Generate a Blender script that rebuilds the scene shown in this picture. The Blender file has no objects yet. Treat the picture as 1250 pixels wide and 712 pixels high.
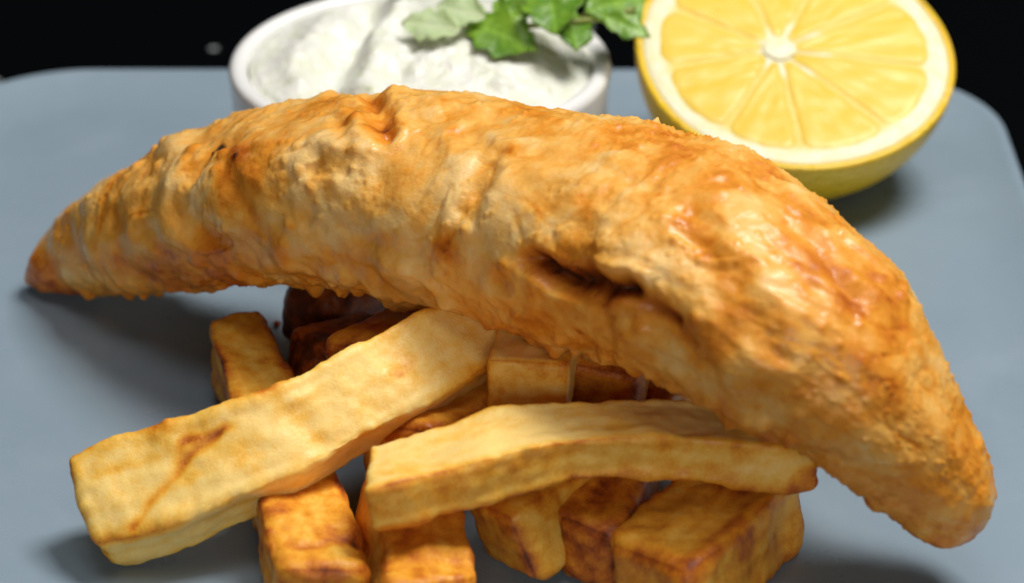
import bpy, math, random
import numpy as np
from mathutils import Vector

# ------------------------------------------------------------------ camera, world, lights
# authored in centimetres, built in metres (CM)
CM = 0.01
sc = bpy.context.scene
CAM = np.array([0.0, -48.5, 26.0])
PITCH = math.atan2(26.0, 48.5)
FPX = 3472.0                       # focal length in pixels of the 1250 px wide picture
cam_d = bpy.data.cameras.new('camera')
cam = bpy.data.objects.new('camera', cam_d)
sc.collection.objects.link(cam)
cam.location = Vector(CAM * CM)
cam.rotation_euler = (math.pi / 2 - PITCH, 0, 0)
cam_d.sensor_width = 36.0
cam_d.lens = 36.0 * FPX / 1250.0
cam_d.clip_start = 0.02
cam_d.clip_end = 50
cam_d.dof.use_dof = True
cam_d.dof.focus_distance = 0.482
cam_d.dof.aperture_fstop = 15.0
sc.camera = cam

world = bpy.data.worlds.new('World')
sc.world = world
world.use_nodes = True
world.node_tree.nodes['Background'].inputs[0].default_value = (0.85, 0.93, 1.0, 1)
world.node_tree.nodes['Background'].inputs[1].default_value = 0.006


def area(name, loc, target, size, power, col):
    d = bpy.data.lights.new(name, 'AREA')
    d.shape = 'RECTANGLE'
    d.size, d.size_y = size
    d.energy = power
    d.color = col
    o = bpy.data.objects.new(name, d)
    sc.collection.objects.link(o)
    o.location = loc
    v = Vector(target) - Vector(loc)
    o.rotation_euler = v.to_track_quat('-Z', 'Y').to_euler()
    return o


area('key_softbox', (0.38, 0.08, 1.04), (0, -0.03, 0.02), (0.42, 0.38), 13.6, (1.0, 0.97, 0.92))
area('overhead_softbox', (-0.05, -0.30, 1.28), (0, -0.03, 0.02), (0.6, 0.4), 3.2, (1.0, 0.98, 0.95))
area('front_softbox', (0.12, -1.10, 0.36), (0, -0.05, 0.02), (0.7, 0.3), 3.4, (1.0, 0.96, 0.90))
area('back_softbox', (-0.85, 1.20, 0.62), (0, 0, 0.0), (0.5, 0.4), 0.25, (0.90, 0.96, 1.0))

sc.view_settings.view_transform = 'Standard'
sc.view_settings.look = 'None'
sc.view_settings.gamma = 1.0
sc.view_settings.exposure = 0.0
sc.render.engine = 'CYCLES'
sc.cycles.use_denoising = True
sc.cycles.max_bounces = 8

# ------------------------------------------------------------------ helpers
FWD = np.array([0, math.cos(PITCH), -math.sin(PITCH)])
UP = np.array([0, math.sin(PITCH), math.cos(PITCH)])
RT = np.array([1.0, 0, 0])


def at(px, py, z):
    """point (cm) at height z seen at picture position px, py"""
    d = FWD + RT * ((px - 625) / FPX) - UP * ((py - 356) / FPX)
    t = (z - CAM[2]) / d[2]
    return CAM + d * t


def project(P):
    Q = P - CAM
    dz = Q @ FWD
    return np.stack([625 + FPX * (Q @ RT) / dz, 356 - FPX * (Q @ UP) / dz], -1)


def _hash(ix, iy, iz, seed):
    h = (ix.astype(np.int64) * 374761393 + iy.astype(np.int64) * 668265263 +
         iz.astype(np.int64) * 2147483647 + seed * 1274126177) & 0xFFFFFFFF
    h = ((h ^ (h >> 13)) * 1274126177) & 0xFFFFFFFF
    h = ((h ^ (h >> 16)) * 2246822519) & 0xFFFFFFFF
    return h ^ (h >> 15)


def noise(P, seed=0):
    """gradient noise, about -1..1"""
    P = np.asarray(P, float)
    i = np.floor(P)
    f = P - i
    i = i.astype(np.int64)
    u = f * f * f * (f * (f * 6 - 15) + 10)
    out = 0
    for dx in (0, 1):
        wx = u[:, 0] if dx else 1 - u[:, 0]
        for dy in (0, 1):
            wy = u[:, 1] if dy else 1 - u[:, 1]
            for dz in (0, 1):
                wz = u[:, 2] if dz else 1 - u[:, 2]
                h = _hash(i[:, 0] + dx, i[:, 1] + dy, i[:, 2] + dz, seed)
                gx = (h & 1023) / 511.5 - 1
                gy = ((h >> 10) & 1023) / 511.5 - 1
                gz = ((h >> 20) & 1023) / 511.5 - 1
                out = out + wx * wy * wz * (gx * (f[:, 0] - dx) + gy * (f[:, 1] - dy) + gz * (f[:, 2] - dz))
    return out * 1.4


def fbm(P, seed=0, oct=4, gain=0.5):
    a, s, r = 1.0, 0.0, 0
    for k in range(oct):
        r = r + a * noise(P * 2 ** k + 17.3 * k, seed + k)
        s += a
        a *= gain
    return r / s


def bubbles(P, seed=0, rmin=0.25, rmax=0.5):
    """rounded blisters scattered in cells, 0..1 height"""
    i = np.floor(P).astype(np.int64)
    best = np.zeros(len(P))
    for dx in (-1, 0, 1):
        for dy in (-1, 0, 1):
            for dz in (-1, 0, 1):
                c = i + np.array([dx, dy, dz])
                h = _hash(c[:, 0], c[:, 1], c[:, 2], seed)
                p = c + np.stack([(h & 1023), ((h >> 10) & 1023), ((h >> 20) & 1023)], -1) / 1023.0
                h2 = _hash(c[:, 0], c[:, 1], c[:, 2], seed + 91)
                r = rmin + (rmax - rmin) * ((h2 & 1023) / 1023.0)
                d2 = ((P - p) ** 2).sum(-1) / (r * r)
                best = np.maximum(best, np.clip(1 - d2, 0, 1) ** 1.5 * r / rmax)
    return best


def sstep(a, b, x):
    t = np.clip((x - a) / (b - a), 0, 1)
    return t * t * (3 - 2 * t)


def seg_dist(P, poly):
    d = np.full(len(P), 1e9)
    for a, b in zip(poly[:-1], poly[1:]):
        ab = b - a
        t = np.clip(((P - a) @ ab) / max(ab @ ab, 1e-9), 0, 1)
        d = np.minimum(d, np.linalg.norm(P - a - t[:, None] * ab, axis=1))
    return d


def spline(pts, n):
    """Catmull-Rom through rows of pts, n samples"""
    p = np.asarray(pts, float)
    p = np.vstack([2 * p[0] - p[1], p, 2 * p[-1] - p[-2]])
    m = len(p) - 3
    t = np.linspace(0, m - 1e-9, n)
    k = t.astype(int)
    f = (t - k)[:, None]
    a, b, c, d = p[k], p[k + 1], p[k + 2], p[k + 3]
    return 0.5 * (2 * b + (c - a) * f + (2 * a - 5 * b + 4 * c - d) * f ** 2 + (3 * b - a - 3 * c + d) * f ** 3)


def grid_normals(G, wrap_v=True):
    du = np.gradient(G, axis=0)
    if wrap_v:
        dv = np.roll(G, -1, 1) - np.roll(G, 1, 1)
    else:
        dv = np.gradient(G, axis=1)
    n = np.cross(du, dv)
    return n / np.maximum(np.linalg.norm(n, axis=2, keepdims=True), 1e-9)


def mesh_normals(V, F):
    n = np.zeros_like(V)
    F = np.asarray(F)
    fn = np.cross(V[F[:, 2]] - V[F[:, 0]], V[F[:, 3]] - V[F[:, 1]])
    for k in range(4):
        np.add.at(n, F[:, k], fn)
    return n / np.maximum(np.linalg.norm(n, axis=1, keepdims=True), 1e-12)


def build(name, V, F, mat, parent=None, origin=(0, 0, 0), attrs=None, smooth=True):
    """V in cm, world; the object origin is put at origin (cm)"""
    me = bpy.data.meshes.new(name)
    o3 = np.asarray(origin, float)
    V = (np.asarray(V, float) - o3) * CM
    me.from_pydata(V.tolist(), [], [tuple(int(i) for i in f) for f in F])
    if attrs:
        for k, a in attrs.items():
            at_ = me.attributes.new(k, 'FLOAT', 'POINT')
            at_.data.foreach_set('value', np.asarray(a, np.float32))
    me.polygons.foreach_set('use_smooth', [smooth] * len(me.polygons))
    me.update()
    me.materials.append(mat)
    o = bpy.data.objects.new(name, me)
    sc.collection.objects.link(o)
    if parent is not None:
        o.parent = parent
        o.location = Vector(o3 * CM) - parent.location
    else:
        o.location = Vector(o3 * CM)
    return o


def empty(name, loc):
    o = bpy.data.objects.new(name, None)
    o.empty_display_size = 0.01
    sc.collection.objects.link(o)
    o.location = Vector(np.asarray(loc, float) * CM)
    return o


def tag(o, label, cat=None, group=None, kind=None):
    o['label'] = label
    if cat:
        o['category'] = cat
    if group:
        o['group'] = group
    if kind:
        o['kind'] = kind
    return o


def grid_faces(nu, nv, wrap_v=True):
    F = []
    for i in range(nu - 1):
        for j in range(nv if wrap_v else nv - 1):
            j2 = (j + 1) % nv
            F.append((i * nv + j, (i + 1) * nv + j, (i + 1) * nv + j2, i * nv + j2))
    return F


def lathe(profile, n=96, c=(0, 0, 0), close=False):
    """profile rows (r, z) -> V, F"""
    a = np.linspace(0, 2 * math.pi, n, endpoint=False)
    pr = np.asarray(profile, float)
    V = np.stack([pr[:, 0:1] * np.cos(a), pr[:, 0:1] * np.sin(a), np.repeat(pr[:, 1:2], n, 1)], -1)
    return V.reshape(-1, 3) + np.asarray(c), [f[::-1] for f in grid_faces(len(pr), n)]


def tube(pts, radii, n=10):
    p = np.asarray(pts, float)
    t = np.gradient(p, axis=0)
    t /= np.linalg.norm(t, axis=1, keepdims=True)
    ref = np.array([0.1, 0.2, 1.0])
    a = np.cross(t, ref)
    a /= np.linalg.norm(a, axis=1, keepdims=True)
    b = np.cross(t, a)
    th = np.linspace(0, 2 * math.pi, n, endpoint=False)
    r = np.asarray(radii)[:, None, None]
    V = p[:, None] + r * (a[:, None] * np.cos(th)[None, :, None] + b[:, None] * np.sin(th)[None, :, None])
    V = V.reshape(-1, 3)
    F = [f[::-1] for f in grid_faces(len(p), n)]
    F.append(tuple(range(n)))
    F.append(tuple(range(len(V) - 1, len(V) - n - 1, -1)))
    return V, F


# ------------------------------------------------------------------ materials
class NT:
    def __init__(self, name):
        self.m = bpy.data.materials.new(name)
        self.m.use_nodes = True
        self.t = self.m.node_tree
        self.b = self.t.nodes['Principled BSDF']

    def n(self, typ, **kw):
        x = self.t.nodes.new(typ)
        for k, v in kw.items():
            if k in x.inputs:
                self.set(x.inputs[k], v)
            else:
                setattr(x, k, v)
        return x

    def set(self, sock, v):
        if isinstance(v, bpy.types.NodeSocket):
            self.t.links.new(v, sock)
        else:
            sock.default_value = v

    def p(self, **kw):
        for k, v in kw.items():
            self.set(self.b.inputs[k.replace('_', ' ')], v)

    def coords(self, scale=1.0):
        """object coordinates in centimetres times scale"""
        tc = self.n('ShaderNodeTexCoord')
        mp = self.n('ShaderNodeMapping')
        self.t.links.new(tc.outputs['Object'], mp.inputs['Vector'])
        mp.inputs['Scale'].default_value = (100 * scale,) * 3
        return mp.outputs[0]

    def noise(self, scale, detail=3, rough=0.5, vec=None, dist=0.0):
        x = self.n('ShaderNodeTexNoise', Scale=1.0, Detail=detail, Roughness=rough, Distortion=dist)
        self.set(x.inputs['Vector'], vec if vec is not None else self.coords(scale))
        return x.outputs[0]

    def math(self, op, a, b=0.0, c=0.0, clamp=False):
        x = self.n('ShaderNodeMath', operation=op, use_clamp=clamp)
        self.set(x.inputs[0], a)
        self.set(x.inputs[1], b)
        self.set(x.inputs[2], c)
        return x.outputs[0]

    def rng(self, v, a, b, c=0.0, d=1.0):
        x = self.n('ShaderNodeMapRange', interpolation_type='SMOOTHSTEP')
        for i, q in enumerate((v, a, b, c, d)):
            self.set(x.inputs[i], q)
        return x.outputs[0]

    def ramp(self, v, stops):
        x = self.n('ShaderNodeValToRGB')
        e = x.color_ramp.elements
        while len(e) < len(stops):
            e.new(0.5)
        for k, (pos, col) in enumerate(stops):
            e[k].position = pos
            e[k].color = (*col, 1)
        self.set(x.inputs[0], v)
        return x.outputs[0]

    def mix(self, f, a, b, mode='MIX'):
        x = self.n('ShaderNodeMix', data_type='RGBA', blend_type=mode)
        self.set(x.inputs[0], f)
        self.set(x.inputs[6], a if isinstance(a, bpy.types.NodeSocket) else (*a, 1))
        self.set(x.inputs[7], b if isinstance(b, bpy.types.NodeSocket) else (*b, 1))
        return x.outputs[2]

    def attr(self, name):
        return self.n('ShaderNodeAttribute', attribute_name=name).outputs['Fac']

    def bump(self, h, dist, strength=1.0, normal=None):
        x = self.n('ShaderNodeBump', Strength=strength, Distance=dist)
        self.set(x.inputs['Height'], h)
        if normal is not None:
            self.set(x.inputs['Normal'], normal)
        return x.outputs[0]


def mat_batter():
    m = NT('fried_batter')
    br = m.attr('brown')
    v = m.math('MULTIPLY_ADD', m.noise(11.0, 3, 0.6), 0.22, m.math('SUBTRACT', br, 0.11))
    col = m.ramp(v, [(0.0, (0.85, 0.56, 0.22)), (0.20, (0.82, 0.43, 0.095)), (0.40, (0.74, 0.29, 0.03)),
                     (0.60, (0.57, 0.17, 0.014)), (0.80, (0.30, 0.060, 0.007)), (1.0, (0.05, 0.015, 0.005))])
    col = m.mix(m.attr('char'), col, (0.012, 0.008, 0.006))
    m.p(Base_Color=col)
    m.p(Roughness=m.attr('rough'), Specular_IOR_Level=0.30, IOR=1.45, Coat_Weight=0.15, Coat_Roughness=0.18)
    m.p(Subsurface_Weight=0.35, Subsurface_Scale=0.003)
    m.b.inputs['Subsurface Radius'].default_value = (1.0, 0.4, 0.1)
    m.p(Normal=m.bump(m.noise(14.0, 2, 0.5), 0.0003, 0.4))
    return m.m


def mat_chip():
    m = NT('fried_potato')
    br = m.attr('brown')
    oi = m.n('ShaderNodeObjectInfo')
    tc = m.n('ShaderNodeTexCoord')
    mp = m.n('ShaderNodeMapping')
    m.t.links.new(tc.outputs['Object'], mp.inputs['Vector'])
    mp.inputs['Scale'].default_value = (100,) * 3
    off = m.n('ShaderNodeVectorMath', operation='SCALE')
    cx = m.n('ShaderNodeCombineXYZ')
    for k in range(3):
        m.t.links.new(oi.outputs['Random'], cx.inputs[k])
    m.t.links.new(cx.outputs[0], off.inputs[0])
    off.inputs['Scale'].default_value = 60.0
    m.t.links.new(off.outputs[0], mp.inputs['Location'])
    vec = mp.outputs[0]

    def nz(scale, detail=3, rough=0.5, dist=0.0):
        s = m.n('ShaderNodeVectorMath', operation='SCALE')
        m.t.links.new(vec, s.inputs[0])
        s.inputs['Scale'].default_value = scale
        return m.noise(1, detail, rough, vec=s.outputs[0], dist=dist)
    v = m.math('MULTIPLY_ADD', nz(1.1, 4, 0.6, 0.5), 0.34, m.math('SUBTRACT', br, 0.17))
    v = m.math('MULTIPLY_ADD', nz(5.0, 4, 0.65), 0.26, m.math('SUBTRACT', v, 0.13))
    v = m.math('MULTIPLY_ADD', nz(20.0, 3, 0.6), 0.30, m.math('SUBTRACT', v, 0.15))
    col = m.ramp(v, [(0.0, (0.90, 0.64, 0.22)), (0.25, (0.86, 0.50, 0.085)), (0.45, (0.76, 0.33, 0.025)),
                     (0.65, (0.56, 0.17, 0.014)), (0.82, (0.33, 0.07, 0.008)), (1.0, (0.10, 0.022, 0.006))])
    m.p(Base_Color=col)
    m.p(Roughness=m.rng(nz(2.5, 3, 0.6), 0.3, 0.7, 0.36, 0.58), Specular_IOR_Level=0.32)
    m.p(Subsurface_Weight=0.30, Subsurface_Scale=0.004)
    m.b.inputs['Subsurface Radius'].default_value = (1.0, 0.55, 0.15)
    b1 = m.bump(nz(10.0, 3, 0.6), 0.0004, 0.22)
    b2 = m.bump(nz(30.0, 2, 0.5), 0.00012, 0.5, b1)
    m.p(Normal=b2)
    return m.m


def mat_plate():
    m = NT('blue_grey_glaze')
    col = m.mix(m.rng(m.noise(0.35, 3, 0.5), 0.3, 0.7), (0.225, 0.298, 0.366), (0.240, 0.312, 0.380))
    sp = m.n('ShaderNodeTexVoronoi', Scale=1.0)
    m.set(sp.inputs['Vector'], m.coords(0.9))
    col = m.mix(m.math('MULTIPLY', m.rng(sp.outputs['Distance'], 0.02, 0.045, 1, 0), 0.25), col, (0.10, 0.12, 0.14))
    m.p(Base_Color=col, Specular_IOR_Level=0.5)
    gr = m.math('ADD', m.rng(m.noise(0.6, 4, 0.6), 0.3, 0.7, 0.26, 0.36), m.rng(m.noise(0.25, 5, 0.65, dist=1.5), 0.52, 0.62, 0.0, 0.10))
    m.p(Roughness=gr)
    m.p(Normal=m.bump(m.noise(1.2, 3), 0.0004, 0.25))
    return m.m


def mat_table():
    m = NT('black_stone')
    sp = m.n('ShaderNodeTexVoronoi', Scale=1.0, voronoi_dimensions='2D')
    m.set(sp.inputs['Vector'], m.coords(0.22))
    f = m.rng(sp.outputs['Distance'], 0.018, 0.03, 1, 0)
    m.p(Base_Color=m.mix(f, (0.002, 0.0024, 0.0028), (0.30, 0.33, 0.33)), Roughness=0.9, Specular_IOR_Level=0.0)
    m.p(Normal=m.bump(m.noise(6, 3), 0.0003, 0.3))
    return m.m


def mat_ceramic():
    m = NT('white_porcelain')
    m.p(Base_Color=m.mix(m.noise(0.8, 3), (0.86, 0.86, 0.85), (0.88, 0.88, 0.88)), Roughness=0.12)
    m.p(Coat_Weight=0.3, Coat_Roughness=0.05)
    return m.m


def mat_sauce():
    m = NT('tartare_sauce')
    n1 = m.noise(2.2, 4, 0.6)
    col = m.mix(m.rng(n1, 0.4, 0.62), (0.86, 0.86, 0.80), (0.77, 0.79, 0.66))
    sp = m.n('ShaderNodeTexVoronoi', Scale=1.0)
    m.set(sp.inputs['Vector'], m.coords(2.0))
    fl = m.math('MULTIPLY', m.rng(sp.outputs['Distance'], 0.16, 0.24, 1, 0), m.rng(m.noise(1.1, 2), 0.5, 0.6))
    col = m.mix(m.math('MULTIPLY', fl, 0.75), col, (0.42, 0.47, 0.22))
    m.p(Base_Color=col, Roughness=0.28, Subsurface_Weight=0.2, Subsurface_Scale=0.004)
    m.b.inputs['Subsurface Radius'].default_value = (1, 0.9, 0.7)
    m.p(Normal=m.bump(m.noise(5.5, 4, 0.55), 0.0012, 0.6))
    return m.m


def mat_leaf(name, c1, c2):
    m = NT(name)
    col = m.mix(m.rng(m.noise(1.6, 4, 0.6), 0.35, 0.65), c1, c2)
    col = m.mix(m.math('MULTIPLY', m.attr('vein'), 0.3), col, tuple(min(1, x * 1.9 + 0.02) for x in c2))
    m.p(Base_Color=col, Roughness=0.38, Subsurface_Weight=0.25, Subsurface_Scale=0.002)
    m.b.inputs['Subsurface Radius'].default_value = (0.6, 1.0, 0.2)
    m.p(Normal=m.bump(m.noise(7, 3), 0.0005, 0.5))
    return m.m


def mat_rind():
    m = NT('lemon_rind')
    sp = m.n('ShaderNodeTexVoronoi', Scale=1.0, feature='SMOOTH_F1')
    m.set(sp.inputs['Vector'], m.coords(5.5))
    col = m.mix(m.rng(m.noise(0.7, 3), 0.3, 0.7), (0.87, 0.53, 0.015), (0.89, 0.60, 0.022))
    m.p(Base_Color=col, Roughness=0.33, Specular_IOR_Level=0.5, Subsurface_Weight=0.1, Subsurface_Scale=0.003)
    m.p(Normal=m.bump(m.rng(sp.outputs['Distance'], 0.0, 0.45), 0.0005, 0.6))
    return m.m


def mat_pith():
    m = NT('lemon_pith')
    tc = m.n('ShaderNodeTexCoord')
    ln = m.n('ShaderNodeVectorMath', operation='LENGTH')
    m.t.links.new(tc.outputs['Object'], ln.inputs[0])
    white = m.mix(m.rng(m.noise(3, 3), 0.3, 0.7), (0.84, 0.80, 0.60), (0.82, 0.74, 0.44))
    # the thin membranes between the segments are translucent yellow, the outer ring is white
    memb = m.rng(ln.outputs['Value'], 0.0250, 0.0280)
    inner = m.rng(ln.outputs['Value'], 0.006, 0.009)
    col = m.mix(m.math('MULTIPLY', inner, m.math('SUBTRACT', 1.0, memb)), white, (0.84, 0.59, 0.11))
    m.p(Base_Color=col, Roughness=0.5, Subsurface_Weight=0.2, Subsurface_Scale=0.003)
    m.p(Normal=m.bump(m.noise(8, 3), 0.0005, 0.4))
    return m.m


def mat_flesh():
    m = NT('lemon_flesh')
    # juice sacs: cells stretched outwards from the core (object origin is the core)
    tc = m.n('ShaderNodeTexCoord')
    sx = m.n('ShaderNodeSeparateXYZ')
    m.t.links.new(tc.outputs['Object'], sx.inputs[0])
    ang = m.math('ARCTAN2', sx.outputs[1], sx.outputs[0])
    rad = m.math('MULTIPLY', m.math('SQRT', m.math('ADD', m.math('POWER', sx.outputs[0], 2), m.math('POWER', sx.outputs[1], 2))), 100.0)
    cv = m.n('ShaderNodeCombineXYZ')
    m.set(cv.inputs[0], m.math('MULTIPLY', ang, 7.0))
    m.set(cv.inputs[1], m.math('MULTIPLY', rad, 1.3))
    vo = m.n('ShaderNodeTexVoronoi', Scale=1.0, feature='SMOOTH_F1')
    m.t.links.new(cv.outputs[0], vo.inputs['Vector'])
    d = vo.outputs['Distance']
    col = m.mix(m.rng(d, 0.2, 0.7), (0.82, 0.56, 0.07), (0.84, 0.60, 0.11))
    col = m.mix(m.rng(m.noise(0.9, 3), 0.4, 0.7, 0, 0.5), col, (0.83, 0.58, 0.11))
    m.p(Base_Color=col, Roughness=0.30, Specular_IOR_Level=0.22, Subsurface_Weight=0.25, Subsurface_Scale=0.006)
    m.b.inputs['Subsurface Radius'].default_value = (1.0, 0.7, 0.12)
    m.p(Normal=m.bump(d, 0.0006, 0.35))
    return m.m


M = dict(batter=mat_batter(), chip=mat_chip(), plate=mat_plate(), table=mat_table(), ceramic=mat_ceramic(),
         sauce=mat_sauce(), rind=mat_rind(), pith=mat_pith(), flesh=mat_flesh(),
         leaf=mat_leaf('parsley_leaf', (0.09, 0.21, 0.012), (0.20, 0.36, 0.03)),
         leaf_pale=mat_leaf('parsley_leaf_creamed', (0.42, 0.55, 0.26), (0.50, 0.62, 0.36)),
         stem=mat_leaf('parsley_stem', (0.22, 0.26, 0.05), (0.34, 0.38, 0.10)))

# ------------------------------------------------------------------ table
ZT = -1.9
V = [(-200, -150, ZT), (200, -150, ZT), (200, 300, ZT), (-200, 300, ZT)]
table = build('table', V, [(0, 1, 2, 3)], M['table'], smooth=False)
tag(table, 'black stone table top with faint pale specks', 'table', kind='structure')

# ------------------------------------------------------------------ plate (rounded square with a soft raised edge)
def make_plate():
    x0, x1, y0, y1 = -12.5, 10.6, -13.2, 10.0      # outer edges
    R0 = 3.2                                        # corner radius
    na, ne = 20, 30

    def ring(inset, z):
        rr = max(R0 - inset, 0.25)
        P = []
        for cx, cy, a0 in ((x1, y1, 0), (x0, y1, 90), (x0, y0, 180), (x1, y0, 270)):
            sx, sy = (1 if cx > 0 else -1), (1 if cy > 0 else -1)
            ox, oy = cx - sx * (inset + rr), cy - sy * (inset + rr)
            for k in range(na):
                t = math.radians(a0 + 90 * k / (na - 1))
                P.append((ox + rr * math.cos(t), oy + rr * math.sin(t), z))
        # straight sides subdivided
        Q = []
        for c in range(4):
            seg = P[c * na:(c + 1) * na]
            nxt = P[((c + 1) % 4) * na]
            Q += seg
            for k in range(1, ne):
                t = k / ne
                Q.append(tuple(seg[-1][i] * (1 - t) + nxt[i] * t for i in range(3)))
        return np.array(Q)
    prof = []
    for s_ in np.linspace(0, 1, 14)[1:]:
        prof.append((11.6 * (1 - s_) + 1.7 * s_, 0.0))      # flat well
    for s_ in np.linspace(0, 1, 14)[1:]:
        prof.append((1.7 - 1.55 * s_, 0.34 * s_ ** 2.0))     # rising edge
    for a_ in np.linspace(0, math.pi, 9)[1:]:
        prof.append((0.15 - 0.15 * math.sin(a_), 0.34 - 0.15 + 0.15 * math.cos(a_)))
    for s_ in np.linspace(0, 1, 8)[1:]:
        prof.append((0.15 + 3.2 * s_, 0.04 - 0.9 * s_ ** 0.8))
    prof += [(3.5, -1.85), (4.0, -1.895), (4.4, -1.85), (4.5, -0.75), (11.6, -0.72)]
    G = np.stack([ring(i, z) for i, z in prof])
    n = G.shape[1]
    V = G.reshape(-1, 3)
    F = [f[::-1] for f in grid_faces(len(prof), n)]
    c0 = np.array([(x0 + x1) / 2, (y0 + y1) / 2, 0.0])
    V = np.vstack([V, [c0, c0 + [0, 0, -0.72]]])
    for j in range(n):
        F.append((j, (j + 1) % n, len(V) - 2))
        k = (len(prof) - 1) * n
        F.append((k + (j + 1) % n, k + j, len(V) - 1))
    o = build('plate', V, F, M['plate'], origin=c0)
    return tag(o, 'square blue-grey glazed plate with rounded corners carrying the whole meal', 'plate')


make_plate()

# ------------------------------------------------------------------ sauce pot and sauce
PC = at(513, 72, 3.0)
PR = 3.86
POT = np.array([PC[0], PC[1], 0.0])


def make_pot():
    out = [(0.01, 0.03), (PR - 0.5, 0.03), (PR - 0.25, 0.08), (PR - 0.14, 0.25), (PR - 0.08, 1.2), (PR - 0.03, 2.2), (PR, 2.8)]
    for a in np.linspace(0, math.pi, 9):
        out.append((PR - 0.19 + 0.19 * math.cos(a), 2.86 + 0.17 * math.sin(a)))
    out += [(PR - 0.40, 2.2), (PR - 0.46, 1.2), (PR - 0.62, 0.6), (PR - 0.9, 0.4), (0.01, 0.38)]
    V, F = lathe(out, 128, POT)
    o = build('sauce_pot', V, F, M['ceramic'], origin=POT)
    return tag(o, 'round white porcelain pot filled with sauce, behind the fish', 'pot')


make_pot()


def make_sauce():
    nr, na = 90, 260
    r = np.linspace(0, 1, nr) ** 0.8
    a = np.linspace(0, 2 * math.pi, na, endpoint=False)
    R = (PR - 0.41) * r[:, None]
    X = POT[0] + R * np.cos(a)
    Y = POT[1] + R * np.sin(a)
    P = np.stack([X.ravel(), Y.ravel(), np.zeros(X.size)], -1)
    lx, ly = P[:, 0] - POT[0], P[:, 1] - POT[1]
    rr = np.repeat(r, na)
    edge = 1 - sstep(0.70, 1.0, rr)
    # a spooned mound to the right, a curved furrow left of the middle
    z = 2.98 + 0.85 * edge * np.exp(-(((lx - 0.9) / 2.2) ** 2 + ((ly - 0.2) / 2.4) ** 2))
    cx = -1.45 + 0.35 * np.sin(ly * 0.9) + 0.25 * noise(P * 0.8, 5)
    z -= edge * 0.42 * np.exp(-((lx - cx) / 0.42) ** 2)
    z += edge * 0.34 * np.exp(-((lx - cx - 0.75) / 0.40) ** 2)
    z += edge * 0.22 * np.exp(-((lx - cx + 0.95) / 0.5) ** 2)
    z += (0.3 + 0.7 * edge) * (0.20 * fbm(P * 0.7, 3, 3) + 0.10 * fbm(P * 2.0, 9, 4) + 0.09 * bubbles(P * 1.7, 4, 0.2, 0.5))
    z -= 0.10 * sstep(0.95, 1.0, rr)
    P[:, 2] = z
    F = [f[::-1] for f in grid_faces(nr, na)]
    # close the body underneath
    base = len(P)
    ring = P[-na:].copy()
    ring[:, 2] = 1.25
    ring[:, :2] = POT[:2] + (ring[:, :2] - POT[:2]) * 0.985
    V = np.vstack([P, ring, [[POT[0], POT[1], 1.25]]])
    for j in range(na):
        j2 = (j + 1) % na
        F.append((base - na + j, base + j, base + j2, base - na + j2)[::-1])
        F.append((base + j2, base + j, base + na))
    o = build('tartare_sauce', V, F, M['sauce'], origin=(POT[0], POT[1], 1.25))
    tag(o, 'thick creamy white tartare sauce with green flecks inside the pot', 'sauce')
    return P


SAUCE = make_sauce()

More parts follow.
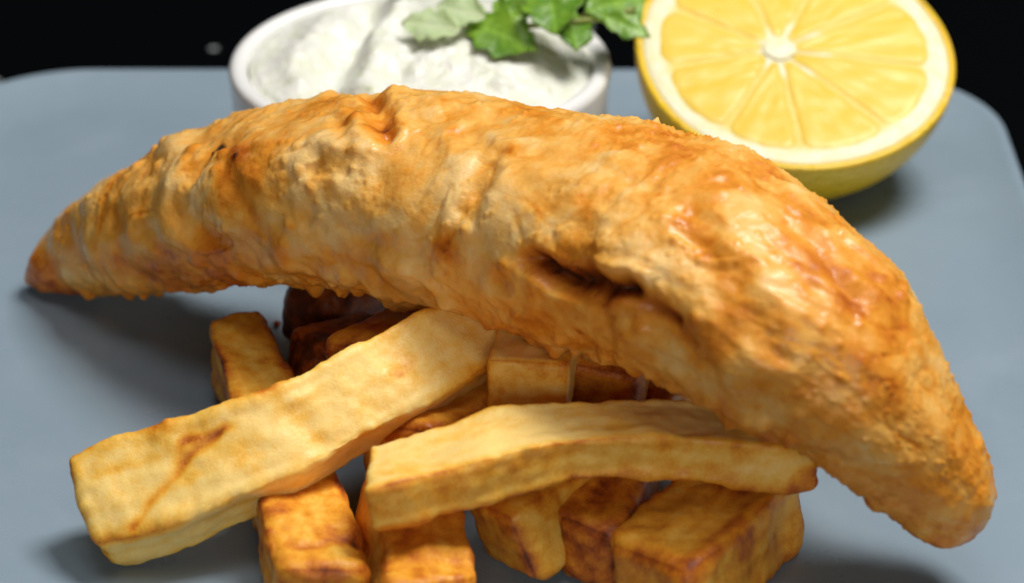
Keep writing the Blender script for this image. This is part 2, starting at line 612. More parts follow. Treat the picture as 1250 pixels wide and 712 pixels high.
# ------------------------------------------------------------------ lemon half
def make_lemon():
    R = 3.22
    depth = 2.95
    tilt = math.radians(24)
    # local frame: z is the cut face's normal; face centre at the local origin
    C = at(969, 62, 2.95)
    ez = np.array([0.05, -math.sin(tilt), math.cos(tilt)])
    ez /= np.linalg.norm(ez)
    ex = np.cross(np.array([0, 1.0, 0.0]), ez)
    ex /= np.linalg.norm(ex)
    ey = np.cross(ez, ex)
    B = np.stack([ex, ey, ez])
    root = empty('lemon_half', (C[0], C[1], 0.02))

    def put(name, V, F, mat, attrs=None, shift=(0, 0, 0)):
        W = np.asarray(V, float) @ B
        o = build(name, W, F, mat, attrs=attrs)
        o.parent = root
        # keep the local cut-face frame for the shader: store local coordinates, rotate the object
        me = o.data
        me.vertices.foreach_set('co', (np.asarray(V, float) * CM).ravel())
        from mathutils import Matrix
        mt = Matrix(((ex[0], ey[0], ez[0]), (ex[1], ey[1], ez[1]), (ex[2], ey[2], ez[2]))).to_4x4()
        loc = Vector(C * CM) - root.location
        o.matrix_local = Matrix.Translation(loc) @ mt
        me.update()
        return o
    # rind: bowl with slight nipple end and thickness
    out, inn = [], []
    for t in np.linspace(0, 1, 40):
        a = t * math.pi / 2
        out.append((R * math.cos(a) ** 0.96 + 0.004, -depth * math.sin(a) - 0.16 * max(0, (t - 0.86) / 0.14) ** 2))
    for t in np.linspace(1, 0, 24):
        a = t * math.pi / 2
        inn.append(((R - 0.16) * math.cos(a) + 0.004, -(depth - 0.16) * math.sin(a)))
    inn[-1] = (R - 0.13, 0.0)
    out[0] = (R - 0.03, 0.0)
    out.insert(1, (R, -0.04))
    V, F = lathe(inn + out, 128)
    V = np.asarray(V)
    sq = 1 + 0.018 * np.cos(2 * np.arctan2(V[:, 1], V[:, 0]) + 0.6) + 0.012 * np.cos(3 * np.arctan2(V[:, 1], V[:, 0]))
    V[:, :2] *= sq[:, None]
    F = [f[::-1] for f in F]
    put('rind', V, F, M['rind'])
    # pith: disc with membranes, just below the cut
    ri = R - 0.135
    prof = [(0.004, -0.035), (0.6, -0.005), (1.5, -0.008), (ri - 0.42, -0.005), (ri - 0.26, 0.0), (ri - 0.08, -0.005), (ri, -0.03), (ri - 0.03, -0.4), (0.004, -0.45)]
    V, F = lathe(prof, 128)
    V = np.asarray(V)
    an = np.arctan2(V[:, 1], V[:, 0])
    V[:, :2] *= (1 + 0.018 * np.cos(2 * an + 0.6) + 0.012 * np.cos(3 * an))[:, None]
    V[:, 2] += 0.02 * noise(V * 2.5, 2)
    pith = put('pith', V, [f[::-1] for f in F], M['pith'])
    # core
    core = []
    for k in range(6):
        core.append((0.30 * math.cos(k / 5 * math.pi / 2) + 0.003, 0.02 + 0.05 * math.sin(k / 5 * math.pi / 2)))
    V, F = lathe([(0.30, -0.2)] + core, 40)
    V = np.asarray(V)
    V[:, 0] = V[:, 0] * 1.15 - 0.30
    V[:, :2] += 0.05 * np.stack([noise(V * 4, 1), noise(V * 4, 2)], -1)
    V[:, 1] += 0.02
    put('core', V, [f[::-1] for f in F], M['pith'])
    # flesh segments
    rnd = random.Random(4)
    edges = [-0.10, 0.62, 1.28, 2.02, 2.75, 3.38, 4.12, 4.72, 5.45]
    n = len(edges)
    for k in range(n):
        a0, a1 = edges[k] + 0.004, (edges[(k + 1) % n] + (2 * math.pi if k == n - 1 else 0)) - 0.004
        nu, nv = 22, 34
        vs, fs = [], []
        for i in range(nu):
            s = i / (nu - 1)
            for j in range(nv):
                t = j / (nv - 1)
                # rounded wedge
                r0, r1 = 0.34, R - 0.44 - rnd.random() * 0.0
                corner = 0.22 * (abs(2 * t - 1) ** 5)
                r = r0 + (r1 - corner - r0) * s
                shrink = 0.022 / max(r, 0.3)
                a = (a0 + shrink) + (a1 - a0 - 2 * shrink) * t
                e = min(min(t, 1 - t) * 2 * (a1 - a0) * r, min(s, 1 - s) * 2 * (r1 - r0)) / 0.25
                z = -0.035 + 0.040 * (1 - (1 - min(1, e)) ** 2) + 0.012
                x, y = r * math.cos(a) - 0.30 * (1 - s) ** 1.2, r * math.sin(a) + 0.02 * (1 - s)
                q = 1 + 0.018 * math.cos(2 * a + 0.6) + 0.012 * math.cos(3 * a)
                vs.append((x * q, y * q, z))
        vs = np.array(vs)
        inner = (vs[:, 2] > -0.015)
        vs[:, 2] += np.where(inner, 0.028 * fbm(vs * np.array([2.2, 2.2, 0]) + k * 7, 11, 3), 0)
        for i in range(nu - 1):
            for j in range(nv - 1):
                fs.append((i * nv + j, (i + 1) * nv + j, (i + 1) * nv + j + 1, i * nv + j + 1))
        put('segment', vs, fs, M['flesh'])
    tag(root, 'lemon half leaning with its juicy cut face towards the viewer, behind the fish', 'lemon')
    return C


make_lemon()

# ------------------------------------------------------------------ battered fish
ST = [  # upper contour x,y   lower contour x,y   centre height   width/height
    (29, 337, 31, 350, 0.22, 1.0), (46, 302, 70, 357, 0.50, 1.05), (80, 264, 120, 352, 0.90, 1.1),
    (125, 230, 170, 350, 1.45, 1.15), (190, 192, 225, 348, 2.15, 1.2), (260, 160, 290, 343, 2.8, 1.25),
    (340, 133, 355, 340, 3.35, 1.3), (420, 120, 420, 346, 3.8, 1.3), (510, 118, 490, 358, 4.1, 1.3),
    (600, 131, 560, 378, 4.2, 1.3), (690, 141, 635, 402, 4.3, 1.3), (780, 154, 705, 430, 4.4, 1.3),
    (868, 176, 770, 455, 4.5, 1.3), (945, 212, 830, 480, 4.5, 1.3), (1018, 266, 895, 511, 4.35, 1.3),
    (1074, 325, 958, 540, 3.95, 1.3), (1116, 400, 1016, 574, 3.3, 1.25), (1156, 480, 1068, 614, 2.5, 1.2),
    (1190, 555, 1112, 652, 1.7, 1.15), (1205, 608, 1147, 674, 1.15, 1.1), (1198, 640, 1172, 668, 0.95, 1.0)]


def make_fish():
    nu, nv = 620, 300
    C = np.array([at((s[0] + s[2]) / 2, (s[1] + s[3]) / 2, s[4]) for s in ST])
    C = spline(C, 400)
    keys = np.array([[s[0], s[1], s[2], s[3], s[5]] for s in ST], float)
    K = spline(keys, 400)
    # resample by arc length
    L = np.r_[0, np.cumsum(np.linalg.norm(np.diff(C, axis=0), axis=1))]
    t = np.linspace(0, L[-1], nu)
    C = np.stack([np.interp(t, L, C[:, k]) for k in range(3)], -1)
    K = np.stack([np.interp(t, L, K[:, k]) for k in range(5)], -1)
    for _ in range(20):
        C[1:-1] = 0.25 * C[:-2] + 0.5 * C[1:-1] + 0.25 * C[2:]
    T = np.gradient(C, axis=0)
    T /= np.linalg.norm(T, axis=1, keepdims=True)
    N = np.cross(T, [0, 0, 1.0])
    N /= np.linalg.norm(N, axis=1, keepdims=True)     # towards the viewer's side
    Bv = np.cross(N, T)
    depth = (C - CAM) @ FWD
    half = np.hypot(K[:, 0] - K[:, 2], K[:, 1] - K[:, 3]) / 2 / FPX * depth
    img = np.stack([T @ RT, T @ UP], -1)
    img /= np.linalg.norm(img, axis=1, keepdims=True)
    dperp = -img[:, 1:2] * RT + img[:, 0:1] * UP
    k = K[:, 4]
    b = half / np.sqrt((k * (dperp * N).sum(1)) ** 2 + ((dperp * Bv).sum(1)) ** 2)
    b *= 0.985
    # round the two ends off
    s = t / t[-1]
    cap = np.minimum(1, np.sqrt(np.clip(1 - (1 - np.clip(t / 0.25, 0, 1)) ** 2, 0, 1)))
    cap2 = np.sqrt(np.clip(1 - (1 - np.clip((t[-1] - t) / 0.9, 0, 1)) ** 2, 0, 1))
    b = b * np.maximum(cap, 0.02) * np.maximum(cap2, 0.02)
    a = b * k
    th = np.linspace(0, 2 * math.pi, nv, endpoint=False)
    ct, st = np.cos(th), np.sin(th)
    e = 0.92
    sx = np.sign(ct) * np.abs(ct) ** e
    sz = np.sign(st) * np.abs(st) ** e
    G = C[:, None] + (a[:, None] * sx)[..., None] * N[:, None] + (b[:, None] * sz)[..., None] * Bv[:, None]
    nrm = grid_normals(G)
    if ((G[nu // 2] - C[nu // 2]) * nrm[nu // 2]).sum() < 0:
        nrm = -nrm
    P = G.reshape(-1, 3)
    n0 = nrm.reshape(-1, 3)
    U = np.repeat(t, nv)                       # cm along the fish
    TH = np.tile(th, nu)
    size = np.repeat(np.clip(b / 1.3 + 0.12, 0.0, 1), nv)
    Lr = t[-1]
    # coordinates that run along the body: for lengthwise folds
    body = np.stack([U * 0.26, 2.4 * np.cos(TH) * 1.0, 2.4 * np.sin(TH) * 1.0], -1)
    warp = np.stack([noise(P * 0.5, 31), noise(P * 0.5, 32), noise(P * 0.5, 33)], -1)
    right = sstep(0.52, 0.72, U / Lr)
    lump = fbm(P * 0.42 + 0.5 * warp, 3, 2)
    mid = fbm(P * 1.05 + 0.6 * warp, 7, 2)
    rid = 1 - np.abs(noise(P * 0.85 + 0.9 * warp, 12)) * 2.0
    fold = noise(body * np.array([1.0, 0.85, 0.85]) + 0.35 * warp, 21)
    disp = size * (0.15 * lump + (0.065 * mid) * (1 - 0.45 * right) + 0.05 * rid * (1 - 0.6 * right) + 0.10 * right * fold)
    # features measured on the surface: (picture points used once to find the surface point)
    pix = project(P)
    facing = ((CAM - P) * n0).sum(1) > 0

    def surf(px, py):
        d = (pix[:, 0] - px) ** 2 + (pix[:, 1] - py) ** 2 + np.where(facing, 0, 1e9)
        return P[np.argmin(d)]
    brown = np.zeros(len(P))
    char = np.zeros(len(P))
    grooves = [  # points, radius, depth, browning
        ([(650, 318), (675, 335), (720, 343), (768, 352)], 0.15, 0.42, 0.40),
        ([(640, 306), (670, 326), (715, 332)], 0.22, 0.14, 0.26), ([(768, 352), (800, 372), (822, 392)], 0.14, 0.16, 0.25),
        ([(785, 368), (830, 400), (870, 440)], 0.26, 0.14, 0.20),
        ([(455, 118), (466, 150), (472, 172)], 0.17, 0.30, 0.30),
        ([(570, 165), (590, 205), (592, 235), (575, 262)], 0.18, 0.16, 0.22),
        ([(592, 235), (604, 215), (612, 190)], 0.16, 0.10, 0.10),
        ([(845, 262), (862, 305), (882, 352), (905, 410)], 0.22, 0.12, 0.16),
        ([(900, 330), (925, 385), (945, 430)], 0.17, 0.12, 0.14),
        ([(965, 275), (1000, 315), (1040, 360)], 0.20, 0.13, 0.08),
        ([(415, 150), (428, 185), (420, 215)], 0.15, 0.10, 0.10),
        ([(240, 215), (270, 185), (300, 170)], 0.16, 0.12, 0.15),
        ([(225, 260), (250, 275), (330, 312)], 0.22, 0.10, 0.05),
        ([(380, 262), (450, 290), (520, 310)], 0.22, 0.08, 0.0),
        ([(700, 200), (760, 225), (820, 215)], 0.25, 0.07, 0.0),
        ([(935, 215), (985, 255), (1050, 320), (1090, 385)], 0.14, 0.07, 0.10),
    ]
    for pts, r, dep, bw in grooves:
        poly = [surf(*p) for p in pts]
        d = seg_dist(P + 0.18 * np.stack([noise(P * 1.6, 71), noise(P * 1.6, 72), noise(P * 1.6, 73)], -1), poly)
        g = np.exp(-(d / r) ** 2)
        dep = dep * (0.8 if dep > 0.35 else 0.6)
        disp -= dep * g
        brown += bw * np.exp(-(d / (r * 1.15)) ** 2)
        disp += 0.24 * dep * np.exp(-((d - 2.0 * r) / (0.8 * r)) ** 2)
    # swollen blobs of batter
    blobs = [(430, 185, .45, .16), (400, 118, .28, .14), (480, 122, .30, .18), (540, 130, .5, .10), (350, 305, .30, .14),
             (640, 215, .55, .12), (700, 150, .45, .07), (500, 250, .5, .10), (480, 320, .35, .13), (265, 250, .5, .08), (760, 300, .6, .12),
             (720, 400, .5, .12), (780, 415, .45, .10), (900, 250, .8, .10), (900, 440, .7, .10), (160, 270, .5, .08), (110, 300, .4, .06)]
    for px, py, r, h in blobs:
        c = surf(px, py)
        d = np.linalg.norm(P - c, axis=1)
        disp += h * np.exp(-(d / r) ** 2)
    big = bubbles(P * 0.72 + 0.45 * warp, 55, 0.5, 0.85)
    big2 = bubbles(P * 1.5 + 0.5 * warp, 56, 0.4, 0.8)
    disp += size * (0.10 * big + 0.06 * big2) * (1 - 0.5 * right)
    brown += 0.07 - 0.20 * big - 0.13 * big2
    # fine wrinkles and cracks, orange inside; streaky flakes along the thick end
    nw = noise(P * 1.25 + 1.1 * warp, 57)
    crk = np.exp(-(nw / 0.055) ** 2) * sstep(-0.1, 0.25, noise(P * 0.6, 58))
    disp -= size * 0.016 * crk
    brown += 0.13 * crk
    stk = noise(body * np.array([3.2, 2.6, 2.6]) + 0.5 * warp, 59)
    stk2 = noise(body * np.array([6.0, 5.0, 5.0]) + 0.6 * warp, 60)
    tail = 1 - 0.75 * sstep(0.74, 0.92, U / Lr)
    disp += size * right * tail * (0.045 * stk + 0.022 * stk2)
    brown += right * tail * (0.08 * stk + 0.07 * stk2) - 0.02
    mask = sstep(-0.05, 0.35, noise(P * 0.55, 41))
    bub = bubbles(P * 2.2, 51, 0.2, 0.5)
    bub2 = bubbles(P * 5.5, 52, 0.2, 0.5)
    top = np.clip((n0 * np.array([0, 0.45, 0.9])).sum(1), 0, 1)
    crust = sstep(0.80, 0.99, top) * (0.35 + 0.65 * sstep(0.45, 0.75, U / Lr))
    bub3 = bubbles(P * 9.0 + warp, 53, 0.2, 0.5)
    mask3 = sstep(0.05, 0.35, noise(P * 1.1, 44))
    disp += size * (0.10 * bub * mask + 0.044 * bub2 * (0.25 + 0.75 * sstep(-0.1, 0.3, noise(P * 0.9, 43))) + 0.036 * bub3 * mask3)
    wrk = 1 - np.abs(noise(P * 2.4 + 1.2 * warp, 47)) * 2.2
    disp += size * 0.035 * wrk * sstep(-0.2, 0.3, noise(P * 0.7, 48))
    disp += size * (0.022 * fbm(P * 3.2, 61, 2) + 0.08 * crust * fbm(P * 5.5, 63, 3) + 0.06 * crust * bub2 + 0.05 * crust * bub3)
    disp += size * right * (0.016 * fbm(P * 4.0, 64, 3) + 0.03 * bub3)
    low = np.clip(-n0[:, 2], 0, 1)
    disp += size * low * (0.30 * fbm(P * 1.3, 65, 3) + 0.10 * bub * 1.5)
    # browning
    brown += 0.235 + 0.09 * right + 0.22 * fbm(P * 0.55 + 3, 81, 3) + 0.18 * noise(P * 1.5 + warp, 82) + 0.14 * noise(P * 3.5, 83) + 0.06 * noise(P * 7.5, 85) + 0.10 * crust + 0.16 * crust * noise(P * 3, 84)
    brown += 0.16 * bub * mask + 0.12 * bub2 + 0.16 * bub3 * mask3 - 0.10 * sstep(0.1, 0.5, mid)
    brown += 0.13 * (1 - sstep(0.2, 2.6, U)) + 0.10 * (1 - sstep(1.5, 6.0, U)) + 0.10 * sstep(0.88, 1.0, U / Lr)
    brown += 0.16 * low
    patches = [(262, 318, 1.0, .22), (200, 330, .8, .16), (300, 215, .7, .26), (290, 200, .35, .16), (350, 300, .35, .18), (548, 304, .28, .30),
               (520, 265, .2, .12), (470, 158, .3, .22), (612, 330, .25, .22), (625, 190, .15, .3), (710, 402, .10, .45), (1000, 330, .4, .18),
               (1035, 370, .3, .18), (640, 380, .5, .10), (820, 200, .5, .08), (1080, 350, .5, .12), (50, 340, .6, .15), (400, 130, .4, .15),
               (650, 250, .9, -.12), (440, 180, .6, -.14), (560, 240, .7, -.14), (870, 330, .8, -.16), (260, 250, .6, -.14), (800, 300, .8, -.12),
               (900, 300, .6, -.12), (150, 280, .6, -.08), (500, 300, .7, -.08)]
    for px, py, r, w in patches:
        c = surf(px, py)
        d = np.linalg.norm(P + 0.25 * r * np.stack([noise(P * 2 / r, 91), noise(P * 2 / r, 92), noise(P * 2 / r, 93)], -1) - c, axis=1)
        brown += (1.35 if w > 0 else 0.9) * w * np.exp(-(d / r) ** 2.4)
    for px, py, r in [(272, 182, .13), (264, 191, .07), (296, 196, .06)]:
        c = surf(px, py)
        d = np.linalg.norm(P + 0.05 * warp - c, axis=1)
        char = np.maximum(char, np.exp(-(d / r) ** 4))
        disp += 0.06 * np.exp(-(d / r) ** 2)
    rough = np.clip(0.33 + 0.24 * fbm(P * 1.6, 95, 3) - 0.12 * mask3 + 0.10 * crust + 0.12 * right, 0.26, 0.65)
    W = P + n0 * disp[:, None]
    W[:, 2] = np.maximum(W[:, 2], 0.02 + 0.02 * (noise(P * 3, 5) + 1))
    F = grid_faces(nu, nv)
    if (n0 * mesh_normals(W, F)).sum() < 0:
        F = [f[::-1] for f in F]
    W = np.vstack([W, W[:nv].mean(0)[None], W[-nv:].mean(0)[None]])
    brown = np.r_[brown, brown[0], brown[-1]]
    char = np.r_[char, 0, 0]
    rough = np.r_[rough, 0.4, 0.4]
    i0, i1 = len(W) - 2, len(W) - 1
    flip = F[0][1] != nv
    for j in range(nv):
        j2 = (j + 1) % nv
        fa, fb = (i0, j, j2), (i1, (nu - 1) * nv + j2, (nu - 1) * nv + j)
        F.append(fa[::-1] if flip else fa)
        F.append(fb[::-1] if flip else fb)
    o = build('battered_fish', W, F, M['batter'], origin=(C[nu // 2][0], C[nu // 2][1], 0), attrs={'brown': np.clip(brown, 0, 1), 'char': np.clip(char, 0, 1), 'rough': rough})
    return tag(o, 'long golden battered fish fillet arched over the chips', 'fish')


make_fish()

# ------------------------------------------------------------------ chips
def make_chip(pts, w, h, roll=0.0, seed=0, cook=0.30, edge=0.30, label='', amp=1.0, strokes=(), taper=(1, 1), r=0.22, skew=0.0, facecook=(0, 0, 0), cut=1.0):
    """pts rows (px, py, z): centre line; w across, h high; roll in degrees about the length"""
    ctrl = np.array([at(*p) for p in pts])
    if len(ctrl) == 2:
        ctrl = np.vstack([ctrl[0], ctrl.mean(0), ctrl[1]])
    CL = spline(ctrl, 200)
    Ls = np.r_[0, np.cumsum(np.linalg.norm(np.diff(CL, axis=0), axis=1))]
    L = Ls[-1]
    nx, ny, nz = max(30, int(L / 0.055)), 34, 26
    half = np.array([L / 2, w / 2, h / 2])
    # six welded grids
    idx, V = {}, []

    def vid(i, j, k):
        key = (i, j, k)
        if key not in idx:
            idx[key] = len(V)
            V.append((2 * i / nx - 1, 2 * j / ny - 1, 2 * k / nz - 1))
        return idx[key]
    F = []
    for i in range(nx):
        for j in range(ny):
            for k, fl in ((0, 1), (nz, 0)):
                f = (vid(i, j, k), vid(i + 1, j, k), vid(i + 1, j + 1, k), vid(i, j + 1, k))
                F.append(f[::-1] if fl else f)
        for k in range(nz):
            for j, fl in ((0, 0), (ny, 1)):
                f = (vid(i, j, k), vid(i + 1, j, k), vid(i + 1, j, k + 1), vid(i, j, k + 1))
                F.append(f[::-1] if fl else f)
    for j in range(ny):
        for k in range(nz):
            for i, fl in ((0, 1), (nx, 0)):
                f = (vid(i, j, k), vid(i, j + 1, k), vid(i, j + 1, k + 1), vid(i, j, k + 1))
                F.append(f[::-1] if fl else f)
    V = np.array(V)
    q = V * half
    inner = np.clip(q, -(half - r), half - r)
    d = q - inner
    dl = np.maximum(np.linalg.norm(d, axis=1, keepdims=True), 1e-9)
    p = inner + r * d / dl
    srt = np.sort(np.abs(q) - (half - 1.5 * r), axis=1)
    e = np.clip(srt[:, 1] / (1.5 * r), 0, 1)            # 1 on the arrises
    isend = (np.abs(V[:, 0]) > 0.999).astype(float)
    nl = d / dl
    u = np.clip((p[:, 0] / half[0] + 1) / 2, 0, 1)
    rs = np.random.RandomState(seed)
    # cross-section irregularities
    sc_ = taper[0] + (taper[1] - taper[0]) * u
    sc_ = sc_ * (1 + 0.05 * np.sin(u * 5 + seed))
    tw = math.radians(roll) + math.radians(rs.uniform(-7, 7)) * (u - 0.5)
    y, z = p[:, 1] * sc_, p[:, 2] * sc_
    cv = (0.05 if L > 3.2 else 0.005) * (1 - (2 * np.clip(u, 0, 1) - 1) ** 4)
    sgn_y, sgn_z = nl[:, 1], nl[:, 2]
    y = y - cv * sgn_y * (1 - e)
    z = z - cv * 1.1 * sgn_z * (1 - e)
    ky, kz = cut * rs.uniform(-0.35, 0.35, 2), cut * rs.uniform(-0.25, 0.25, 2)
    endw = np.abs(V[:, 0]) ** 3
    kyy = np.where(V[:, 0] < 0, ky[0], ky[1]) + skew
    kzz = np.where(V[:, 0] < 0, kz[0], kz[1])
    xx = p[:, 0] + endw * (kyy * p[:, 1] + kzz * p[:, 2])
    one = np.zeros_like(u)
    wob = lambda k, f: noise(np.stack([u * L * f + seed * 3.1, one + k, one], -1), 33)
    shear = cut * rs.uniform(-0.16, 0.16)
    y = y * (1 + 0.16 * wob(0.3, 0.45)) + shear * z + 0.10 * wob(5.3, 0.35)
    z = z * (1 + 0.16 * wob(9.3, 0.45)) + 0.08 * wob(15.3, 0.35)
    tip = 1 - 0.10 * cut * sstep(0.80, 1.0, np.abs(V[:, 0]))
    y, z = y * tip, z * tip
    S = np.stack([xx, y, z], -1) + seed * 13.7
    pit = bubbles(S * 3.0, 23, 0.2, 0.5) * sstep(0.0, 0.35, noise(S * 0.9, 24))
    dsp = amp * (0.035 * pit * (0.4 + e) + 0.03 * e * fbm(S * 5.0, 25, 2) + 0.14 * fbm(S * 0.6, 5, 2) + 0.045 * fbm(S * 2.0, 6, 2) + 0.010 * fbm(S * 7, 8, 2) + 0.018 * noise(S * np.array([0.6, 3, 3]), 9))
    y = y + nl[:, 1] * dsp
    z = z + nl[:, 2] * dsp
    xx = xx + nl[:, 0] * dsp
    s = np.clip(xx + L / 2, -1, L + 1)
    ext = np.where(s < 0, s, np.where(s > L, s - L, 0))
    T = np.gradient(CL, axis=0)
    T /= np.linalg.norm(T, axis=1, keepdims=True)
    Pc = np.stack([np.interp(s, Ls, CL[:, k]) for k in range(3)], -1)
    Tc = np.stack([np.interp(s, Ls, T[:, k]) for k in range(3)], -1)
    Tc /= np.linalg.norm(Tc, axis=1, keepdims=True)
    Sd = np.cross(Tc, [0, 0, 1.0])
    Sd /= np.linalg.norm(Sd, axis=1, keepdims=True)
    Ud = np.cross(Sd, Tc)
    c_, s_ = np.cos(tw), np.sin(tw)
    yy, zz = y * c_ - z * s_, y * s_ + z * c_
    W = Pc + ext[:, None] * Tc + yy[:, None] * Sd + zz[:, None] * Ud
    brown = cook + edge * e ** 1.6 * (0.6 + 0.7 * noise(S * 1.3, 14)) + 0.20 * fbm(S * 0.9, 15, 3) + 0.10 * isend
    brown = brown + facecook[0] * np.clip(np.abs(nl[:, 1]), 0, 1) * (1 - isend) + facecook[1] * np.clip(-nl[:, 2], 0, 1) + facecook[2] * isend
    fib = S * np.array([0.55, 2.6, 2.6])
    brown = brown + 0.20 * sstep(0.2, 0.45, noise(S * 1.2, 16)) + 0.14 * noise(fib, 17) + 0.12 * noise(fib * 2.3, 18) + 0.14 * noise(S * 5, 19) + 0.12 * pit
    if strokes:
        nn = mesh_normals(W, F)
        pix = project(W)
        # outward check
        if ((W - Pc) * nn).sum() < 0:
            nn = -nn
        facing = ((CAM - W) * nn).sum(1) > 0
        for sp, rr, dep, bw in strokes:
            poly = []
            for px, py in sp:
                dd = (pix[:, 0] - px) ** 2 + (pix[:, 1] - py) ** 2 + np.where(facing, 0, 1e9)
                poly.append(W[np.argmin(dd)])
            ds = seg_dist(W + 0.06 * np.stack([noise(W * 2, 1), noise(W * 2, 2), noise(W * 2, 3)], -1), poly)
            g = np.exp(-(ds / rr) ** 2)
            brown = brown + bw * g
            W = W - nn * (dep * g)[:, None]
    W[:, 2] = np.maximum(W[:, 2], 0.015)
    Fq = np.asarray(F)
    nn = mesh_normals(W, Fq)
    if ((W - Pc) * nn).sum() < 0:
        F = [f[::-1] for f in F]
    c0 = W.mean(0)
    c0[2] = W[:, 2].min()
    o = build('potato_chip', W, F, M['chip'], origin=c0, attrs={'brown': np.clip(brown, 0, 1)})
    tag(o, label, 'chip', 'thick-cut chips heaped under the fish')
    return o


# the two long ones on top
make_chip([(112, 626, 0.80), (230, 588, 1.35), (340, 546, 1.85), (430, 494, 2.2), (530, 437, 2.45), (625, 390, 2.55)], 1.48, 0.88, roll=-38, seed=1, cook=0.06, edge=0.50,
          amp=1.4, label='longest pale chip slanting from lower left up under the fish', r=0.17, taper=(1.20, 0.92),
          strokes=[([(272, 520), (240, 552), (205, 590), (160, 640)], 0.09, 0.06, 0.40), ([(228, 540), (284, 522)], 0.11, 0.02, 0.36),
                   ([(250, 530), (225, 560)], 0.13, 0.0, 0.2), ([(110, 585), (230, 540)], 0.10, 0.0, 0.18), ([(350, 505), (400, 545), (440, 535)], 0.2, 0.06, 0.18), ([(490, 455), (478, 462)], 0.12, 0.0, 0.2),
                   ([(150, 672), (300, 612), (440, 545)], 0.08, 0.0, 0.22)])
make_chip([(452, 598, 2.05), (560, 570, 2.22), (680, 547, 2.32), (800, 538, 2.30), (900, 543, 2.1), (985, 546, 1.95)], 1.40, 0.80, roll=4, seed=2, cook=0.05, edge=0.50,
          amp=1.2, label='golden chip lying almost level across the front of the heap', r=0.15, taper=(1.08, 1.12), facecook=(0.26, 0.1, 0.14))
# the rest of the heap
make_chip([(286, 412, 0.75), (326, 510, 0.70), (358, 620, 0.66), (396, 735, 0.62)], 1.35, 1.3, roll=6, seed=3, cook=0.40, edge=0.36, r=0.26, amp=1.5,
          strokes=[([(300, 655), (360, 668), (432, 662)], 0.12, 0.06, 0.25)], label='long browned chip passing under the longest pale chip', facecook=(0.1, 0, 0), taper=(0.92, 1.15))
make_chip([(640, 472, 2.35), (668, 375, 2.2)], 1.42, 1.0, roll=-3, seed=5, cook=0.08, edge=0.40, label='square yellow chip end poking out just under the fish', r=0.12, amp=0.8, cut=0.15, facecook=(0.05, 0, 0.05))
make_chip([(734, 480, 1.75), (745, 415, 1.6)], 1.4, 1.2, roll=0, seed=6, cook=0.42, edge=0.36, label='small orange chip end tucked under the fish behind the level chip')
make_chip([(480, 560, 1.35), (610, 480, 1.3)], 1.3, 1.2, roll=5, seed=7, cook=0.46, edge=0.36, label='brown chip wedged between the two long chips')
make_chip([(492, 600, 0.68), (520, 755, 0.68)], 1.55, 1.35, roll=4, seed=8, cook=0.44, edge=0.34, r=0.24, amp=1.4, label='browned chip under the left end of the level chip, cut off by the picture edge')
make_chip([(606, 658, 0.75), (735, 572, 0.8)], 1.45, 1.4, roll=8, seed=9, cook=0.42, edge=0.36, r=0.18, amp=1.2, skew=-0.2, label='blunt chip end with crusty edge below the middle of the level chip')
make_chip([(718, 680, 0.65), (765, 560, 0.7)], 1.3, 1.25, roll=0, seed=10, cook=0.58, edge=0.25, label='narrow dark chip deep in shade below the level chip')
make_chip([(788, 722, 0.7), (925, 605, 0.7)], 1.85, 1.35, roll=5, seed=11, cook=0.44, edge=0.34, r=0.22, amp=1.5, taper=(0.95, 1.05), skew=0.2, label='big browned chip nearest the lower right of the heap')
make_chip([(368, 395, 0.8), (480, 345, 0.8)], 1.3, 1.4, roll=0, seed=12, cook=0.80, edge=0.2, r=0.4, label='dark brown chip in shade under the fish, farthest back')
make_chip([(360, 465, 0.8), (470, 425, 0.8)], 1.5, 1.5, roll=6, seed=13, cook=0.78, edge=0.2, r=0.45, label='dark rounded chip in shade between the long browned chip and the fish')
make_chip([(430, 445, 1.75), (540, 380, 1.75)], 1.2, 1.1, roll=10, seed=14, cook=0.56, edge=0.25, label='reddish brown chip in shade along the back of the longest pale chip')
make_chip([(770, 520, 0.85), (850, 430, 0.85)], 1.5, 1.5, roll=0, seed=15, cook=0.55, edge=0.25, label='added chip darkening the gap below the fish, right of the orange chip end')  # added chip: hides the bright plate in this gap and helps prop the fish

# ------------------------------------------------------------------ one fallen crumb
cr = at(338, 396, 0.06)
ca = np.linspace(0, math.pi, 9)
V, F = lathe([(max(0.07 * math.sin(t), 0.002), 0.07 - 0.055 * math.cos(t)) for t in ca], 14, (cr[0], cr[1], 0.0))
V = V + 0.025 * np.stack([noise(V * 9, 1), noise(V * 9, 2), noise(V * 9, 3)], -1)
V[:, 2] = np.maximum(V[:, 2], 0.012)
crumb = build('batter_crumb', V, F, M['batter'], origin=(cr[0], cr[1], 0), attrs={'brown': np.full(len(V), 0.85), 'char': np.zeros(len(V)), 'rough': np.full(len(V), 0.5)})
tag(crumb, 'tiny dark crumb of batter fallen on the plate under the fish', 'crumb')

# ------------------------------------------------------------------ parsley sprig
def sauce_z(x, y):
    d = (SAUCE[:, 0] - x) ** 2 + (SAUCE[:, 1] - y) ** 2
    return SAUCE[np.argmin(d), 2]


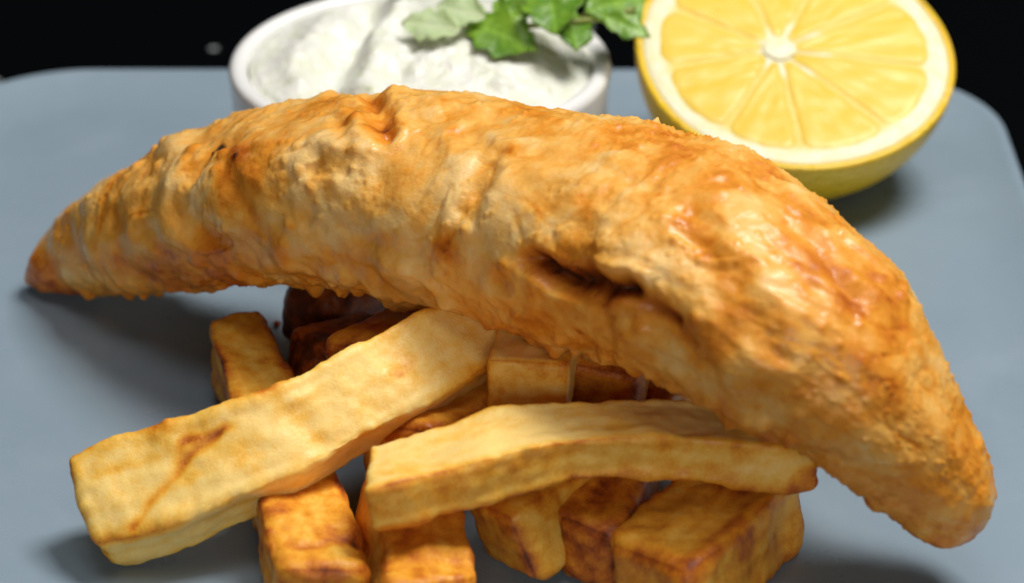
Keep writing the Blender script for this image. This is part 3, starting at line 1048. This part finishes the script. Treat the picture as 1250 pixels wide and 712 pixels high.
def make_parsley():
    root_p = at(665, 40, 3.2)
    root = empty('parsley_sprig', (root_p[0], root_p[1], 3.0))

    def leaf(base, direction, normal, length, width, seed, mat, lobes=3, curl=0.25):
        base = np.asarray(base, float)
        d = np.asarray(direction, float)
        d /= np.linalg.norm(d)
        nn = np.asarray(normal, float)
        nn = nn - d * (nn @ d)
        nn /= np.linalg.norm(nn)
        sd = np.cross(nn, d)
        nu, nv = 26, 21
        us = np.linspace(0, 1, nu)
        vs = np.linspace(-1, 1, nv)
        # outline: wedge base, widest past the middle, lobed and toothed tip
        prof = np.sin(np.pi * np.clip(us, 0, 1) ** 1.15) ** 0.55
        teeth = 0.74 + 0.34 * np.abs(np.sin(us * math.pi * (lobes + 0.5) + 0.3 * seed)) ** 0.8 + 0.03 * np.sin(us * 45 + seed * 2)
        prof = prof * teeth
        prof[0] = 0.03
        prof[-1] = 0.04
        top, vein = [], []
        for i, u in enumerate(us):
            for v in vs:
                x = u * length * (1 - 0.10 * abs(v) ** 2) 
                y = v * prof[i] * width / 2
                zz = curl * length * (-(u ** 2) * 0.45) + 0.09 * width * abs(v) * prof[i] + 0.05 * width * math.sin(u * 9 + v * 3 + seed) * abs(v)
                top.append(base + d * x + sd * y + nn * zz)
                vn = math.exp(-(v * prof[i] / 0.07) ** 2)
                side = abs(((u - abs(v) * 0.45) * 5 + 0.2) % 1 - 0.5)
                vein.append(max(vn, 0.5 * math.exp(-(side / 0.08) ** 2)))
        top = np.array(top)
        bot = top - nn * 0.035
        n1 = len(top)
        V = np.vstack([top, bot])
        F = []
        for i in range(nu - 1):
            for j in range(nv - 1):
                q = (i * nv + j, (i + 1) * nv + j, (i + 1) * nv + j + 1, i * nv + j + 1)
                F.append(q)
                F.append(tuple(k + n1 for k in q[::-1]))
        rim = [i * nv for i in range(nu)] + [(nu - 1) * nv + j for j in range(1, nv)] + [i * nv + nv - 1 for i in range(nu - 2, -1, -1)] + list(range(nv - 2, 0, -1))
        for a_, b_ in zip(rim, rim[1:] + rim[:1]):
            F.append((a_, a_ + n1, b_ + n1, b_))
        return build('leaf', V, F, mat, parent=root, origin=base, attrs={'vein': np.r_[vein, vein]})
    # stems
    def P(px, py, z):
        return at(px, py, z)
    main = spline([P(575, 38, 3.75), P(630, 33, 3.9), P(690, 28, 4.05), P(735, 22, 4.0), P(775, 12, 4.1)], 40)
    V, F = tube(main, np.linspace(0.05, 0.075, 40), 10)
    build('stem', V, F, M['stem'], parent=root, origin=main[20])
    for a_, b_, c_ in [((655, 30, 3.7), (668, 5, 4.3), (680, -25, 4.9)), ((700, 26, 3.9), (715, 15, 4.0), (720, -10, 4.5)), ((735, 22, 4.0), (755, 24, 4.0), (775, 32, 3.9))]:
        s_ = spline([P(*a_), P(*b_), P(*c_)], 20)
        V, F = tube(s_, np.linspace(0.05, 0.03, 20), 8)
        build('stem', V, F, M['stem'], parent=root, origin=s_[0])
    up = np.array([0, -0.35, 1.0])
    cam_n = np.array([0, -0.85, 0.5])

    def lf(p0, p1, width, seed, mat, normal=up, lobes=3, curl=0.2):
        a_, b_ = P(*p0), P(*p1)
        leaf(a_, b_ - a_, normal, np.linalg.norm(b_ - a_), width, seed, mat, lobes, curl)
    lf((570, 26, 3.95), (655, 58, 3.80), 1.15, 1, M['leaf'], np.array([0.1, -0.6, 0.8]), 3, 0.12)
    lf((562, 36, 4.0), (488, 26, 4.0), 0.8, 2, M['leaf_pale'], np.array([0, -0.55, 0.85]), 3, 0.05)
    lf((592, 20, 4.15), (530, 6, 4.2), 0.85, 3, M['leaf_pale'], np.array([0, -0.6, 0.8]), 3, 0.05)
    lf((668, -28, 4.7), (680, 46, 4.05), 1.2, 4, M['leaf'], cam_n, 3, -0.1)
    lf((655, 0, 4.3), (618, -22, 4.6), 1.2, 5, M['leaf'], cam_n, 3, 0.1)
    lf((692, 8, 4.2), (705, 60, 3.8), 0.85, 6, M['leaf'], np.array([0.4, -0.85, 0.4]), 2, 0.1)
    lf((712, 5, 4.2), (692, -28, 4.8), 1.2, 7, M['leaf'], cam_n, 3, 0.1)
    lf((716, 14, 4.2), (792, -8, 4.2), 1.15, 8, M['leaf'], np.array([-0.1, -0.8, 0.55]), 3, 0.12)
    lf((736, 20, 4.1), (794, 42, 3.9), 0.55, 9, M['leaf'], np.array([0.2, -0.7, 0.7]), 2, 0.2)
    lf((648, 18, 4.1), (600, 2, 4.2), 1.0, 10, M['leaf'], np.array([0, -0.7, 0.7]), 3, 0.1)
    tag(root, 'small green parsley sprig lying on the tartare sauce', 'parsley')


make_parsley()
